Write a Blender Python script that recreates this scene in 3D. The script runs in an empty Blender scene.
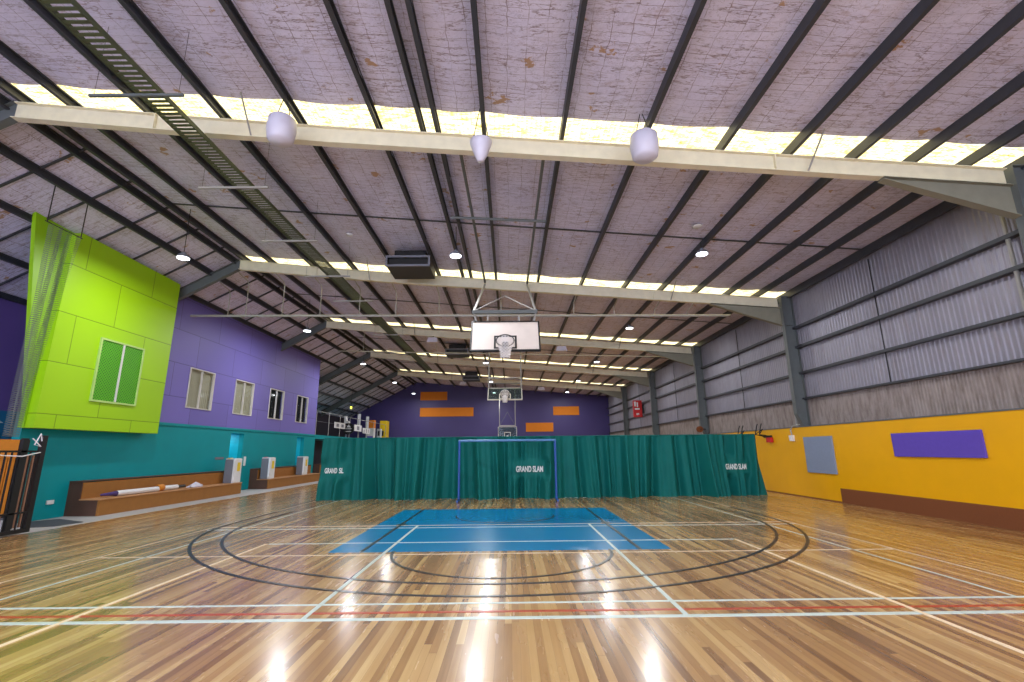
import bpy, bmesh, math, random
from mathutils import Vector, Matrix
random.seed(7)
PI = math.pi
sc = bpy.context.scene
COL = sc.collection

# ------------------------------------------------------------------ materials
def lin(c):
    return tuple(((v/255)/12.92 if v/255 <= .04045 else ((v/255+.055)/1.055)**2.4) for v in c)

class NT:
    def __init__(s, name):
        s.m = bpy.data.materials.new(name); s.m.use_nodes = True
        s.t = s.m.node_tree; s.n = s.t.nodes; s.l = s.t.links
        s.b = s.n['Principled BSDF']; s.out = s.n['Material Output']
    def new(s, k, **kw):
        n = s.n.new(k)
        for a, v in kw.items(): setattr(n, a, v)
        return n
    def link(s, a, b): s.l.new(a, b)
    def coord(s, kind='Object'):
        return s.new('ShaderNodeTexCoord').outputs[kind]
    def math(s, op, a, b=None, c=None):
        n = s.new('ShaderNodeMath', operation=op)
        for i, v in enumerate((a, b, c)):
            if v is None: continue
            if isinstance(v, (int, float)): n.inputs[i].default_value = v
            else: s.link(v, n.inputs[i])
        return n.outputs[0]
    def mix(s, f, a, b, blend='MIX'):
        n = s.new('ShaderNodeMix', data_type='RGBA', blend_type=blend)
        for i, v in ((0, f), (6, a), (7, b)):
            if isinstance(v, (int, float)): n.inputs[i].default_value = v
            elif isinstance(v, tuple): n.inputs[i].default_value = (*v, 1)
            else: s.link(v, n.inputs[i])
        return n.outputs[2]
    def noise(s, vec, scale, detail=3, rough=.5):
        n = s.new('ShaderNodeTexNoise'); s.link(vec, n.inputs['Vector'])
        n.inputs['Scale'].default_value = scale; n.inputs['Detail'].default_value = detail
        n.inputs['Roughness'].default_value = rough
        return n.outputs['Fac']
    def ramp(s, fac, stops):
        n = s.new('ShaderNodeValToRGB'); s.link(fac, n.inputs[0]); cr = n.color_ramp
        while len(cr.elements) < len(stops): cr.elements.new(.5)
        for e, (p, c) in zip(cr.elements, stops):
            e.position = p; e.color = (*c, 1) if isinstance(c, tuple) else (c, c, c, 1)
        return n.outputs[0]
    def scale(s, vec, v):
        n = s.new('ShaderNodeVectorMath', operation='MULTIPLY'); s.link(vec, n.inputs[0]); n.inputs[1].default_value = v
        return n.outputs[0]
    def sep(s, vec):
        n = s.new('ShaderNodeSeparateXYZ'); s.link(vec, n.inputs[0]); return n.outputs
    def comb(s, x, y, z=0.0):
        n = s.new('ShaderNodeCombineXYZ')
        for i, v in enumerate((x, y, z)):
            if isinstance(v, (int, float)): n.inputs[i].default_value = v
            else: s.link(v, n.inputs[i])
        return n.outputs[0]
    def bump(s, h, strength=.3, dist=.01):
        n = s.new('ShaderNodeBump'); n.inputs['Strength'].default_value = strength
        n.inputs['Distance'].default_value = dist; s.link(h, n.inputs['Height'])
        s.link(n.outputs[0], s.b.inputs['Normal'])

def plain(name, rgb, rough=.6, metal=0., var=.12, vs=3., spec=.5, bump=0, bs=40.):
    t = NT(name); c = lin(rgb); v = t.coord()
    f = t.noise(v, vs, 4)
    col = t.mix(f, tuple(x*(1-var) for x in c), tuple(min(1, x*(1+var)) for x in c))
    t.link(col, t.b.inputs['Base Color'])
    t.b.inputs['Roughness'].default_value = rough; t.b.inputs['Metallic'].default_value = metal
    t.b.inputs['Specular IOR Level'].default_value = spec
    if bump: t.bump(t.noise(v, bs, 3), bump)
    return t.m

def panelled(name, rgb, joint, w, h, off=.5, seam=.012, rough=.55, var=.08):
    """flat cladding sheets in a Y-Z wall with thin seams between the sheets"""
    t = NT(name); v = t.coord(); s = t.sep(v)
    br = t.new('ShaderNodeTexBrick'); br.offset = off
    t.link(t.comb(s[1], s[2]), br.inputs['Vector'])
    c = lin(rgb)
    br.inputs['Color1'].default_value = (*[x*(1-var) for x in c], 1)
    br.inputs['Color2'].default_value = (*[min(1, x*(1+var)) for x in c], 1)
    br.inputs['Mortar'].default_value = (*lin(joint), 1)
    br.inputs['Scale'].default_value = 1; br.inputs['Mortar Size'].default_value = seam
    br.inputs['Brick Width'].default_value = w; br.inputs['Row Height'].default_value = h
    br.inputs['Mortar Smooth'].default_value = .2
    t.link(br.outputs[0], t.b.inputs['Base Color']); t.b.inputs['Roughness'].default_value = rough
    return t.m

def emit(name, rgb, strength):
    t = NT(name); e = t.new('ShaderNodeEmission'); e.inputs[0].default_value = (*lin(rgb), 1)
    e.inputs[1].default_value = strength; t.link(e.outputs[0], t.out.inputs[0]); return t.m

M = {}
def wood_floor():
    t = NT('timber floorboards'); v = t.coord(); s = t.sep(v)
    W = .068
    ix = t.math('FLOOR', t.math('DIVIDE', s[0], W))
    wn = t.new('ShaderNodeTexWhiteNoise', noise_dimensions='1D'); t.link(ix, wn.inputs['W'])
    yy = t.math('DIVIDE', t.math('ADD', s[1], t.math('MULTIPLY', wn.outputs['Value'], 7.3)), 3.1)
    iy = t.math('FLOOR', yy)
    w2 = t.new('ShaderNodeTexWhiteNoise', noise_dimensions='2D'); t.link(t.comb(ix, iy), w2.inputs['Vector'])
    grain = t.noise(t.scale(v, (26, .9, 1)), 1.0, 5, .6)
    fac = t.math('ADD', t.math('MULTIPLY', w2.outputs['Value'], .68), t.math('MULTIPLY', grain, .36))
    col = t.ramp(fac, [(.12, lin((106, 74, 44))), (.34, lin((146, 108, 65))), (.58, lin((174, 136, 84))), (.82, lin((196, 162, 106))), (1, lin((218, 190, 136)))])
    # thin dark gap between boards
    fx = t.math('FRACT', t.math('DIVIDE', s[0], W))
    gap = t.math('LESS_THAN', fx, .035)
    fy = t.math('FRACT', yy); gap2 = t.math('LESS_THAN', fy, .0025)
    g = t.math('MAXIMUM', gap, gap2)
    col = t.mix(t.math('MULTIPLY', g, .45), col, lin((70, 45, 28)))
    big = t.noise(v, .55, 3)
    col = t.mix(t.ramp(big, [(.35, 0.), (.7, .25)]), col, lin((150, 100, 60)))
    t.link(col, t.b.inputs['Base Color'])
    r = t.math('ADD', .19, t.math('MULTIPLY', t.noise(t.scale(v, (9, 1.2, 1)), 1.0, 3), .14))
    t.link(r, t.b.inputs['Roughness']); t.b.inputs['Specular IOR Level'].default_value = .55
    t.b.inputs['Coat Weight'].default_value = .4; t.b.inputs['Coat Roughness'].default_value = .15
    t.bump(t.noise(t.scale(v, (14, .8, 1)), 1.0, 2), .10, .006)
    return t.m
M['floor'] = wood_floor()

def insulation():
    """pale foil faced blanket held up by wire mesh, wrinkled, with torn brown patches"""
    t = NT('roof insulation blanket'); v = t.coord(); s = t.sep(v)
    warp = t.math('MULTIPLY', t.math('SUBTRACT', t.noise(v, 2.6, 4, .6), .5), .12)
    wx, wy = t.math('ADD', s[0], warp), t.math('ADD', s[1], warp)
    base = t.mix(t.noise(v, .9, 5, .65), lin((192, 188, 216)), lin((232, 228, 248)))
    # wire mesh lines pressed into the foil
    gx = t.math('LESS_THAN', t.math('FRACT', t.math('DIVIDE', wx, .31)), .035)
    gy = t.math('LESS_THAN', t.math('FRACT', t.math('DIVIDE', wy, .155)), .06)
    brk = t.ramp(t.noise(v, 2.0, 4, .65), [(.38, .25), (.58, 1.)])
    grid = t.math('MULTIPLY', t.math('MAXIMUM', gx, gy), brk)
    base = t.mix(t.math('MULTIPLY', grid, .7), base, lin((112, 92, 98)))
    # long wrinkles across the roll and short creases
    def crease(sc_, w, scale, rough=.6):
        n = t.noise(t.scale(v, sc_), scale, 4, rough)
        return t.ramp(t.math('ABSOLUTE', t.math('SUBTRACT', n, .5)), [(0, 1.), (w, 0.)])
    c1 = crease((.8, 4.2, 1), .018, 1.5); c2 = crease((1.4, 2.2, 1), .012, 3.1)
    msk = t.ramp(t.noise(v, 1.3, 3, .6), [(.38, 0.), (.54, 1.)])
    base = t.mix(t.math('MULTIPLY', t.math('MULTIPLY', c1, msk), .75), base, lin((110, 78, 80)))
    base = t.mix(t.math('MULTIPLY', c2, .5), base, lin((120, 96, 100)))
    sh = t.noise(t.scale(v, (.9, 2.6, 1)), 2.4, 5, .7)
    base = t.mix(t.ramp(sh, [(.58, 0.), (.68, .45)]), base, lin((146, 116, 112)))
    rip = t.noise(t.scale(v, (1, 1.2, 1)), 1.7, 5, .6)
    base = t.mix(t.ramp(rip, [(.655, 0.), (.675, .9)]), base, lin((172, 134, 96)))
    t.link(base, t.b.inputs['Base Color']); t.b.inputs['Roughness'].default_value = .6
    h = t.math('ADD', t.math('MULTIPLY', t.noise(v, 5.5, 3, .6), 1.6), t.math('MULTIPLY', c1, -.8))
    t.bump(h, .4, .03)
    return t.m
M['insul'] = insulation()

def skylight_mat():
    t = NT('fibreglass rooflight sheet'); v = t.coord(); s = t.sep(v)
    n1 = t.noise(t.scale(v, (2.2, 9, 1)), 2.2, 5, .7)
    col = t.ramp(n1, [(.30, lin((150, 116, 60))), (.42, lin((236, 214, 130))), (.56, lin((255, 246, 206))), (.8, lin((255, 255, 240)))])
    rib = t.math('FRACT', t.math('DIVIDE', s[0], .09))
    st = t.math('MULTIPLY', t.math('ADD', .75, t.math('MULTIPLY', rib, .5)), 2.3)
    e = t.new('ShaderNodeEmission'); t.link(col, e.inputs[0]); t.link(st, e.inputs[1])
    t.link(e.outputs[0], t.out.inputs[0]); return t.m
M['sky'] = skylight_mat()

def sheeting():
    t = NT('galvanised wall sheeting'); v = t.coord(); s = t.sep(v)
    n = t.noise(t.scale(v, (1, 2.5, .5)), 1.2, 4, .6)
    col = t.mix(n, lin((128, 124, 136)), lin((164, 160, 172)))
    low = t.ramp(s[2], [(0, 1.), (1, 1.)])
    dirt = t.noise(t.scale(v, (1, 6, 1.3)), 1.4, 4, .65)
    col = t.mix(t.ramp(dirt, [(.52, 0.), (.72, .35)]), col, lin((128, 108, 98)))
    t.link(col, t.b.inputs['Base Color']); t.b.inputs['Roughness'].default_value = .42; t.b.inputs['Metallic'].default_value = .25
    return t.m
M['sheet'] = sheeting()
def sheeting_low():
    t = NT('weathered lower wall sheeting'); v = t.coord()
    n = t.noise(t.scale(v, (1, 5, 1.5)), 1.2, 5, .65)
    col = t.ramp(n, [(.3, lin((112, 98, 92))), (.55, lin((146, 134, 130))), (.75, lin((160, 148, 142)))])
    t.link(col, t.b.inputs['Base Color']); t.b.inputs['Roughness'].default_value = .65
    return t.m
M['sheet_low'] = sheeting_low()

M['steel'] = plain('grey painted steel', (92, 97, 97), .5, .0, .15, 6)
M['rafter'] = plain('galvanised rafter steel', (226, 218, 190), .5, .0, .15, 5)
M['haunch'] = plain('olive grey haunch steel', (134, 131, 114), .5, .0, .15, 5)
M['purlin'] = plain('backlit galvanised purlin steel', (60, 62, 68), .5, .1, .25, 4)  # backlit look of the galvanised purlins darkened into the base colour
M['dark'] = plain('black painted steel', (22, 22, 24), .45, 0, .2)
M['yellow'] = plain('yellow painted blockwork', (234, 170, 0), .34, 0, .06, 2, bump=.08, bs=90)
M['teal'] = plain('teal painted wall', (0, 142, 150), .45, 0, .1, 1.5, spec=.3)
M['teal_lit'] = plain('lamplit teal recess', (0, 176, 200), .5, 0, .05)  # lamplight on the teal recess walls put into a brighter cyan base
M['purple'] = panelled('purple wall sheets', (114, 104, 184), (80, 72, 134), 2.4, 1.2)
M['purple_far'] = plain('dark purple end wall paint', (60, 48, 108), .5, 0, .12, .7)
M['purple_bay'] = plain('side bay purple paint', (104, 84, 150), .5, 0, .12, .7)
M['lime'] = panelled('lime green sheets', (158, 208, 0), (110, 148, 2), 2.45, 1.3, seam=.012, rough=.42, var=.04)
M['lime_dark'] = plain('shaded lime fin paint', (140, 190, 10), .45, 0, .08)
M['blue'] = plain('blue court paint', (0, 122, 178), .22, 0, .06, 1.5)
M['line_w'] = plain('white court line paint', (192, 206, 198), .3, 0, .08, 8)
M['line_c'] = plain('cream court line paint', (236, 214, 178), .3, 0, .08, 8)
M['line_t'] = plain('thin pale court line paint', (214, 196, 168), .3, 0, .1, 8)
M['line_r'] = plain('red court line paint', (168, 62, 36), .3, 0, .12, 8)
M['line_k'] = plain('black court line paint', (28, 30, 34), .3, 0, .2, 8)
M['conc'] = plain('pale concrete apron', (176, 172, 172), .6, 0, .12, 4)
M['mat'] = plain('dark rubber mat', (62, 66, 74), .8, 0, .2, 20)
M['benchf'] = plain('brown carpeted ply', (150, 98, 38), .7, 0, .16, 6)
M['benchd'] = plain('dark brown bench end', (84, 56, 44), .65, 0, .15, 8)
M['bencht'] = plain('worn bench edge', (182, 132, 88), .55, 0, .15, 10)
M['kick'] = plain('brown carpet kickboard', (118, 64, 26), .85, 0, .2, 30)
M['white'] = plain('white plastic', (222, 222, 224), .4, 0, .04)
M['grey'] = plain('grey plastic', (116, 118, 128), .5, 0, .08)
M['lab_y'] = plain('yellow energy label', (226, 196, 40), .5, 0, .2, 20)
M['red'] = plain('red plastic', (196, 30, 34), .45, 0, .15)
M['orange'] = plain('orange acoustic panel', (214, 124, 24), .8, 0, .06)
M['panel_b'] = plain('blue grey acoustic panel', (128, 140, 164), .9, 0, .08, 12)
M['panel_p'] = plain('violet acoustic panel', (92, 70, 176), .9, 0, .08, 12)
M['goal'] = plain('blue goal tube', (24, 74, 150), .4, 0, .1)
M['curtain'] = plain('dark teal curtain cloth', (0, 94, 89), .72, 0, .14, 2.2, spec=.25)
M['letter'] = plain('white printed letters', (206, 212, 210), .6, 0, .03)
M['winframe'] = plain('white aluminium window frame', (210, 206, 200), .4, 0, .03)
M['pipe'] = plain('pale grey steel tube', (160, 158, 154), .4, .2, .1)
M['blind'] = plain('beige window blind', (208, 200, 178), .7, 0, .06, 5)
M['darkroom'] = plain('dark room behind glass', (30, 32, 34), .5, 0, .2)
M['bucket'] = plain('milky plastic reflector', (206, 202, 216), .4, 0, .08, 6)
M['wood'] = plain('orange brown timber', (206, 128, 34), .5, 0, .18, 7)
M['woodd'] = plain('faded brown timber', (150, 108, 84), .6, 0, .18, 7)
M['mural'] = plain('mural blue paint', (28, 110, 150), .5, 0, .2, 1.2)
M['purple_cloth'] = plain('dark purple cloth', (70, 50, 110), .8, 0, .2)
M['ladder'] = plain('zinc yellow tray steel', (84, 92, 66), .5, .3, .25, 5)
M['glow'] = emit('lamp lens', (244, 248, 255), 9)
M['glow_y'] = emit('yellow green lamp glow', (226, 230, 70), 5)
M['glow_w'] = emit('small warm lamp glow', (255, 236, 214), 8)
M['orangebox'] = plain('yellow machine cabinet', (234, 196, 12), .4, 0, .06)
M['brownwall'] = plain('dark mezzanine wall', (48, 38, 50), .7, 0, .2)

def glass_mat(name, tint, alpha):
    t = NT(name); tr = t.new('ShaderNodeBsdfTransparent'); tr.inputs[0].default_value = (*tint, 1)
    t.b.inputs['Roughness'].default_value = .05; t.b.inputs['Base Color'].default_value = (.1, .12, .12, 1)
    mx = t.new('ShaderNodeMixShader'); mx.inputs[0].default_value = alpha
    t.link(tr.outputs[0], mx.inputs[1]); t.link(t.b.outputs[0], mx.inputs[2]); t.link(mx.outputs[0], t.out.inputs[0]); return t.m
M['glass'] = glass_mat('window glass', (.95, .97, .96), .08)
M['board_glass'] = glass_mat('clear backboard glass', (.72, .86, .8), .3)

def net_mat(name, rgb, pitch, th, ax=(0, 2), diag=True):
    """open knotted netting: cords on a diagonal grid, nothing between them"""
    t = NT(name); v = t.coord(); s = t.sep(v); a, b = s[ax[0]], s[ax[1]]
    if diag: a, b = t.math('ADD', a, b), t.math('SUBTRACT', a, b)
    la = t.math('LESS_THAN', t.math('FRACT', t.math('DIVIDE', a, pitch)), th)
    lb = t.math('LESS_THAN', t.math('FRACT', t.math('DIVIDE', b, pitch)), th)
    f = t.math('MAXIMUM', la, lb)
    tr = t.new('ShaderNodeBsdfTransparent'); t.b.inputs['Base Color'].default_value = (*lin(rgb), 1)
    t.b.inputs['Roughness'].default_value = .8
    mx = t.new('ShaderNodeMixShader'); t.link(f, mx.inputs[0])
    t.link(tr.outputs[0], mx.inputs[1]); t.link(t.b.outputs[0], mx.inputs[2]); t.link(mx.outputs[0], t.out.inputs[0]); return t.m
M['netting'] = net_mat('grey hanging netting', (104, 108, 100), .05, .13, (1, 2))
M['hoopnet'] = net_mat('white cord net', (222, 214, 210), .075, .3, (0, 2))
def mesh_screen():
    t = NT('perforated green screen'); v = t.coord(); s = t.sep(v)
    a, b = t.math('ADD', s[1], s[2]), t.math('SUBTRACT', s[1], s[2])
    la = t.math('LESS_THAN', t.math('FRACT', t.math('DIVIDE', a, .09)), .5)
    lb = t.math('LESS_THAN', t.math('FRACT', t.math('DIVIDE', b, .09)), .5)
    f = t.math('MULTIPLY', la, lb)
    t.link(t.mix(f, lin((84, 170, 10)), lin((24, 84, 16))), t.b.inputs['Base Color']); t.b.inputs['Roughness'].default_value = .5
    return t.m
M['screen'] = mesh_screen()

# ------------------------------------------------------------------ mesh helpers
class MB:
    def __init__(s): s.v = []; s.f = []
    def add(s, vs, fs):
        o = len(s.v); s.v += [tuple(p) for p in vs]; s.f += [tuple(i+o for i in f) for f in fs]; return s
    def box(s, x0, x1, y0, y1, z0, z1):
        return s.add([(x, y, z) for z in (z0, z1) for y in (y0, y1) for x in (x0, x1)],
                     [(0, 2, 3, 1), (4, 5, 7, 6), (0, 1, 5, 4), (2, 6, 7, 3), (0, 4, 6, 2), (1, 3, 7, 5)])
    def prism(s, poly, d):
        """poly: 3-D points of a planar outline, d: extrusion vector"""
        n = len(poly); d = Vector(d); a = [Vector(p) for p in poly]; b = [p+d for p in a]
        fs = [tuple(range(n))[::-1], tuple(range(n, 2*n))] + [(i, (i+1) % n, (i+1) % n+n, i+n) for i in range(n)]
        return s.add(a+b, fs)
    def tube(s, p, q, r, n=10, r2=None, cap=True):
        p, q = Vector(p), Vector(q); d = (q-p).normalized()
        u = d.orthogonal().normalized(); w = d.cross(u); r2 = r if r2 is None else r2
        vs = [p+(u*math.cos(2*PI*i/n)+w*math.sin(2*PI*i/n))*r for i in range(n)] + [q+(u*math.cos(2*PI*i/n)+w*math.sin(2*PI*i/n))*r2 for i in range(n)]
        fs = [(i, (i+1) % n, (i+1) % n+n, i+n) for i in range(n)]
        if cap: fs += [tuple(range(n))[::-1], tuple(range(n, 2*n))]
        return s.add(vs, fs)
    def path(s, pts, r, n=8):
        pts = [Vector(p) for p in pts]; vs = []; fs = []; u = None
        for k, p in enumerate(pts):
            d = (pts[min(k+1, len(pts)-1)]-pts[max(k-1, 0)]).normalized()
            u = d.orthogonal().normalized() if u is None else (u-d*u.dot(d)).normalized()
            w = d.cross(u)
            vs += [p+(u*math.cos(2*PI*i/n)+w*math.sin(2*PI*i/n))*r for i in range(n)]
        for k in range(len(pts)-1):
            fs += [(k*n+i, k*n+(i+1) % n, (k+1)*n+(i+1) % n, (k+1)*n+i) for i in range(n)]
        fs += [tuple(range(n))[::-1], tuple(range((len(pts)-1)*n, len(pts)*n))]
        return s.add(vs, fs)
    def lathe(s, prof, c, n=24, axis='z', closed=False):
        """prof: (radius, height) pairs turned about an axis through c"""
        c = Vector(c); vs = []
        for r, h in prof:
            for i in range(n):
                a = 2*PI*i/n; x, y = r*math.cos(a), r*math.sin(a)
                vs.append(c+(Vector((x, y, h)) if axis == 'z' else Vector((x, h, y)) if axis == 'y' else Vector((h, x, y))))
        m = len(prof); fs = []
        for k in range(m-1 if not closed else m):
            k2 = (k+1) % m
            fs += [(k*n+i, k*n+(i+1) % n, k2*n+(i+1) % n, k2*n+i) for i in range(n)]
        return s.add(vs, fs)
    def build(s, name, mat, parent=None, smooth=False, bevel=0, loc=None):
        me = bpy.data.meshes.new(name); me.from_pydata(s.v, [], s.f); me.update()
        bm = bmesh.new(); bm.from_mesh(me); bmesh.ops.recalc_face_normals(bm, faces=bm.faces)
        if bevel: bmesh.ops.bevel(bm, geom=list(bm.edges), offset=bevel, segments=2, profile=.6, affect='EDGES', clamp_overlap=True)
        bm.to_mesh(me); bm.free()
        me.materials.append(M[mat] if isinstance(mat, str) else mat)
        if smooth:
            for p in me.polygons: p.use_smooth = True
        o = bpy.data.objects.new(name, me); COL.objects.link(o)
        if parent: o.parent = parent; o.matrix_parent_inverse = parent.matrix_world.inverted() if False else Matrix.Translation(-parent.location)
        return o
def tag(o, label, cat, group=None, kind=None):
    if label: o['label'] = label
    if cat: o['category'] = cat
    if group: o['group'] = group
    if kind: o['kind'] = kind
    return o
def struct(o): o['kind'] = 'structure'; return o
def thing(name, label, cat, loc=(0, 0, 0), group=None):
    o = bpy.data.objects.new(name, None); COL.objects.link(o); o.location = loc; o.empty_display_size = .1
    return tag(o, label, cat, group)
def copy_tree(o, delta, label):
    """a copy of a thing with copies of its parts and sub-parts"""
    r = o.copy(); COL.objects.link(r); r.location = Vector(o.location)+Vector(delta); r['label'] = label
    for ch in list(o.children):
        c = ch.copy(); COL.objects.link(c); c.parent = r
        for g in list(ch.children):
            d = g.copy(); COL.objects.link(d); d.parent = c
    return r
ORD = ['first', 'second', 'third', 'fourth', 'fifth', 'sixth', 'seventh', 'eighth', 'ninth', 'tenth', 'eleventh', 'twelfth', 'thirteenth', 'fourteenth', 'fifteenth', 'sixteenth']

# ------------------------------------------------------------------ camera
YAW, PIT, ROL, F, HC = math.radians(-.32884), math.radians(12.9278), math.radians(-.57262), 476.97, 1.6
cy, sy, cp, sp, cr, sr = math.cos(YAW), math.sin(YAW), math.cos(PIT), math.sin(PIT), math.cos(ROL), math.sin(ROL)
fw = Vector((-sy*cp, cy*cp, sp)); rt = Vector((cy, sy, 0)); up = rt.cross(fw)
R_, U_ = cr*rt+sr*up, -sr*rt+cr*up
cam = bpy.data.cameras.new('camera'); co = bpy.data.objects.new('camera', cam); COL.objects.link(co)
m = Matrix((R_, U_, -fw)).transposed().to_4x4(); m.translation = (0, 0, HC); co.matrix_world = m
cam.sensor_width = 36; cam.sensor_fit = 'HORIZONTAL'; cam.lens = F*36/1024; cam.clip_end = 300
sc.camera = co

# ------------------------------------------------------------------ the hall
Y0, Y1 = -8.0, 49.1
XL, XR, XF = -11.95, 9.8, -10.2
RX, RZ, SR, SL = -9.65, 8.60, .080, .54          # ridge and the two roof falls
def roof(x): return RZ-SR*(x-RX) if x > RX else RZ-SL*(RX-x)
FR = [0.0, 8.2, 16.2, 24.5, 32.7, 40.9]           # steel frames
PX = [-8.7, -7.2, -5.7, -4.15, -2.6, -1.72, -1.42, -.5, 1.03, 2.6, 4.17, 5.5, 6.75, 7.9, 8.95, 9.8]

fl = struct(MB().box(XF, XR, Y0, Y1, -.1, 0).build('floor', 'floor'))
apron = struct(MB().box(-16.6, XF, Y0, Y1, -.1, -.004).build('floor', 'conc'))
CX = -.15
def line(x0, x1, y0, y1, mat, lift=1):
    return MB().box(min(x0, x1), max(x0, x1), min(y0, y1), max(y0, y1), .0004, .0012*lift+.0006).build('court_line', mat, fl)
MB().box(CX-2.85, CX+2.78, 8.38, 14.18, .0002, .0012).build('blue_key_area', 'blue', fl)
w = .045
line(XF, XR-.02, 5.13, 5.20, 'line_w', 3); line(XF, XR-.02, 5.62, 5.66, 'line_w', 3)
line(XF, XR-.02, 5.34, 5.385, 'line_r', 3)
line(-6.55, 6.15, 8.16, 8.2, 'line_t', 2)
line(-4.35, 4.03, 9.17, 9.21, 'line_w', 3)
line(-6.5, 6.1, 10.86, 10.9, 'line_w', 3); line(-6.5, 6.1, 11.2, 11.24, 'line_t', 3)
line(-2.08, -2.03, 5.2, 11.2, 'line_w', 4); line(1.7, 1.75, 5.2, 11.2, 'line_w', 4)
line(-4.43, -4.38, Y0, 9.2, 'line_c', 4); line(4.02, 4.07, Y0, 9.2, 'line_c', 4)
line(-6.6, -6.56, Y0, 16.9, 'line_t', 2); line(6.13, 6.17, Y0, 16.9, 'line_t', 2)
line(-5.84, -5.8, 0, 16.9, 'line_w', 2); line(5.46, 5.5, 5.66, 16.9, 'line_w', 2)
line(-2.49, -2.43, 8.4, 14.18, 'line_k', 5); line(2.09, 2.15, 8.4, 14.18, 'line_k', 5)
for xm in (-2.46, 2.12): line(xm-.1, xm+.1, 11.25, 11.45, 'line_k', 6)
def arc(cx, cyy, r, a0, a1, wd, mat, n=96, lift=5):
    mb = MB(); vs = []
    for i in range(n+1):
        a = math.radians(a0+(a1-a0)*i/n)
        for rr in (r-wd/2, r+wd/2):
            for z in (.0005, .0012*lift): vs.append((cx+rr*math.cos(a), cyy+rr*math.sin(a), z))
    fs = []
    for i in range(n):
        p, q = i*4, i*4+4
        fs += [(p+1, p+3, q+3, q+1), (p, q, q+2, p+2), (p, p+1, q+1, q), (p+2, q+2, q+3, p+3)]
    mb.add(vs, fs).build('court_line', mat, fl)
arc(-.2, 12.2, 6.32, 180, 360, .055, 'line_k'); arc(-.2, 12.25, 5.86, 180, 360, .055, 'line_k')
for r in (6.32, 5.86):
    for s in (-1, 1): line(-.2+s*r-.027, -.2+s*r+.027, 12.22, 14.0, 'line_k', 5)
arc(CX, 8.42, 1.77, 180, 360, .05, 'line_k'); arc(CX, 12.7, 1.22, 180, 360, .04, 'line_k')

# ---- roof: sagging insulation blanket, with a rooflight strip at every frame
def zsag(x):
    z = roof(x)
    xs = [RX]+PX
    for a, b in zip(xs, xs[1:]):
        if a <= x <= b and b-a > .5:
            t = (x-a)/(b-a); return z-.045*4*t*(1-t)
    return z
def roof_grid(mb, xs, ys, th=.03, sag=True):
    vs = []
    for y in ys:
        for x in xs: vs.append((x, y, (zsag(x) if sag else roof(x))+.01*math.sin(y*2.7+x*3)))
    n = len(xs); fs = [(j*n+i, j*n+i+1, (j+1)*n+i+1, (j+1)*n+i) for j in range(len(ys)-1) for i in range(n-1)]
    mb.add(vs, fs)
def frange(a, b, st):
    n = max(1, round((b-a)/st)); return [a+(b-a)*i/n for i in range(n+1)]
SKY = [(f-(.36 if f < 10 else .02), f+.78) for f in FR]
ceil = MB(); y = Y0
xsr = frange(RX, 10.2, .13)
for a, b in SKY+[(Y1, Y1)]:
    if a > y: roof_grid(ceil, xsr, frange(y, a, .4))
    y = b
roof_grid(ceil, frange(-16.6, RX, .25), frange(Y0, Y1, .6), sag=False)
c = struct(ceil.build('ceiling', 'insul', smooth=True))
for i, (a, b) in enumerate(SKY):
    mb = MB(); roof_grid(mb, frange(RX, 10.2, .045), [a, b], sag=False)
    # corrugate the sheet
    mb.v = [(x, yy, z+(.012 if (k % 2) else 0)) for k, (x, yy, z) in enumerate(mb.v)]
    struct(mb.build('window_%d' % (i+5), 'sky'))
# outer roof skin above everything keeps daylight out
mb = MB(); mb.prism([(-16.8, Y0, roof(-16.8)+.25), (RX, Y0, RZ+.25), (10.4, Y0, roof(10.4)+.25), (10.4, Y0, roof(10.4)+.31), (RX, Y0, RZ+.31), (-16.8, Y0, roof(-16.8)+.31)], (0, Y1-Y0+.2, 0))
struct(mb.build('ceiling', 'sheet'))
# dark lap straps across the blanket at mid-bay
k = 1
for f in FR[1:5]:
    yb = f+4.15; mb = MB()
    pts = frange(RX+.1, 9.9, .65)
    vs = []
    for x in pts:
        for dy in (0, .06):
            for dz in (0, .02): vs.append((x, yb+dy+.0*x, roof(x)-.07+dz))
    fs = []
    for i in range(len(pts)-1):
        p, q = 4*i, 4*i+4
        fs += [(p, q, q+1, p+1), (p+2, p+3, q+3, q+2), (p, p+2, q+2, q), (p+1, q+1, q+3, p+3)]
    struct(mb.add(vs, fs).build('trim_%d' % k, 'purlin')); k += 1

# ---- purlins: lipped channels running the length of the hall
def purlin_mesh(x, zt, h=.19, wd=.075, t=.012, y0=Y0, y1=Y1):
    p = [(x, zt), (x+wd, zt), (x+wd, zt-.03), (x+wd-t, zt-.03), (x+wd-t, zt-t), (x+t, zt-t), (x+t, zt-h+t), (x+wd-t, zt-h+t), (x+wd-t, zt-h+.03), (x+wd, zt-h+.03), (x+wd, zt-h), (x, zt-h)]
    return MB().prism([(a, y0, b) for a, b in p], (0, y1-y0-.02, 0))
for i, x in enumerate([RX+.02]+PX[:-1]):
    if i == 0: lab = 'dark steel roof purlin running along the ridge line'
    elif i in (6, 7): lab = 'dark purlin of the close pair beside the backboard hangers, %s the green wall' % ('nearer' if i == 6 else 'farther from')
    else:
        j = i if i < 6 else i-2
        lab = 'dark steel purlin under the long roof slope, %s from the ridge' % ORD[j-1]
    tag(purlin_mesh(x, roof(x)-.012).build('roof_purlin', 'purlin'), lab, 'purlin', 'purlins under the long roof slope')
eave = purlin_mesh(9.9, roof(9.9)-.01, .24, .09).build('eave_beam', 'purlin')
tag(eave, 'dark eave beam along the top of the corrugated wall', 'eave beam')
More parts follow.
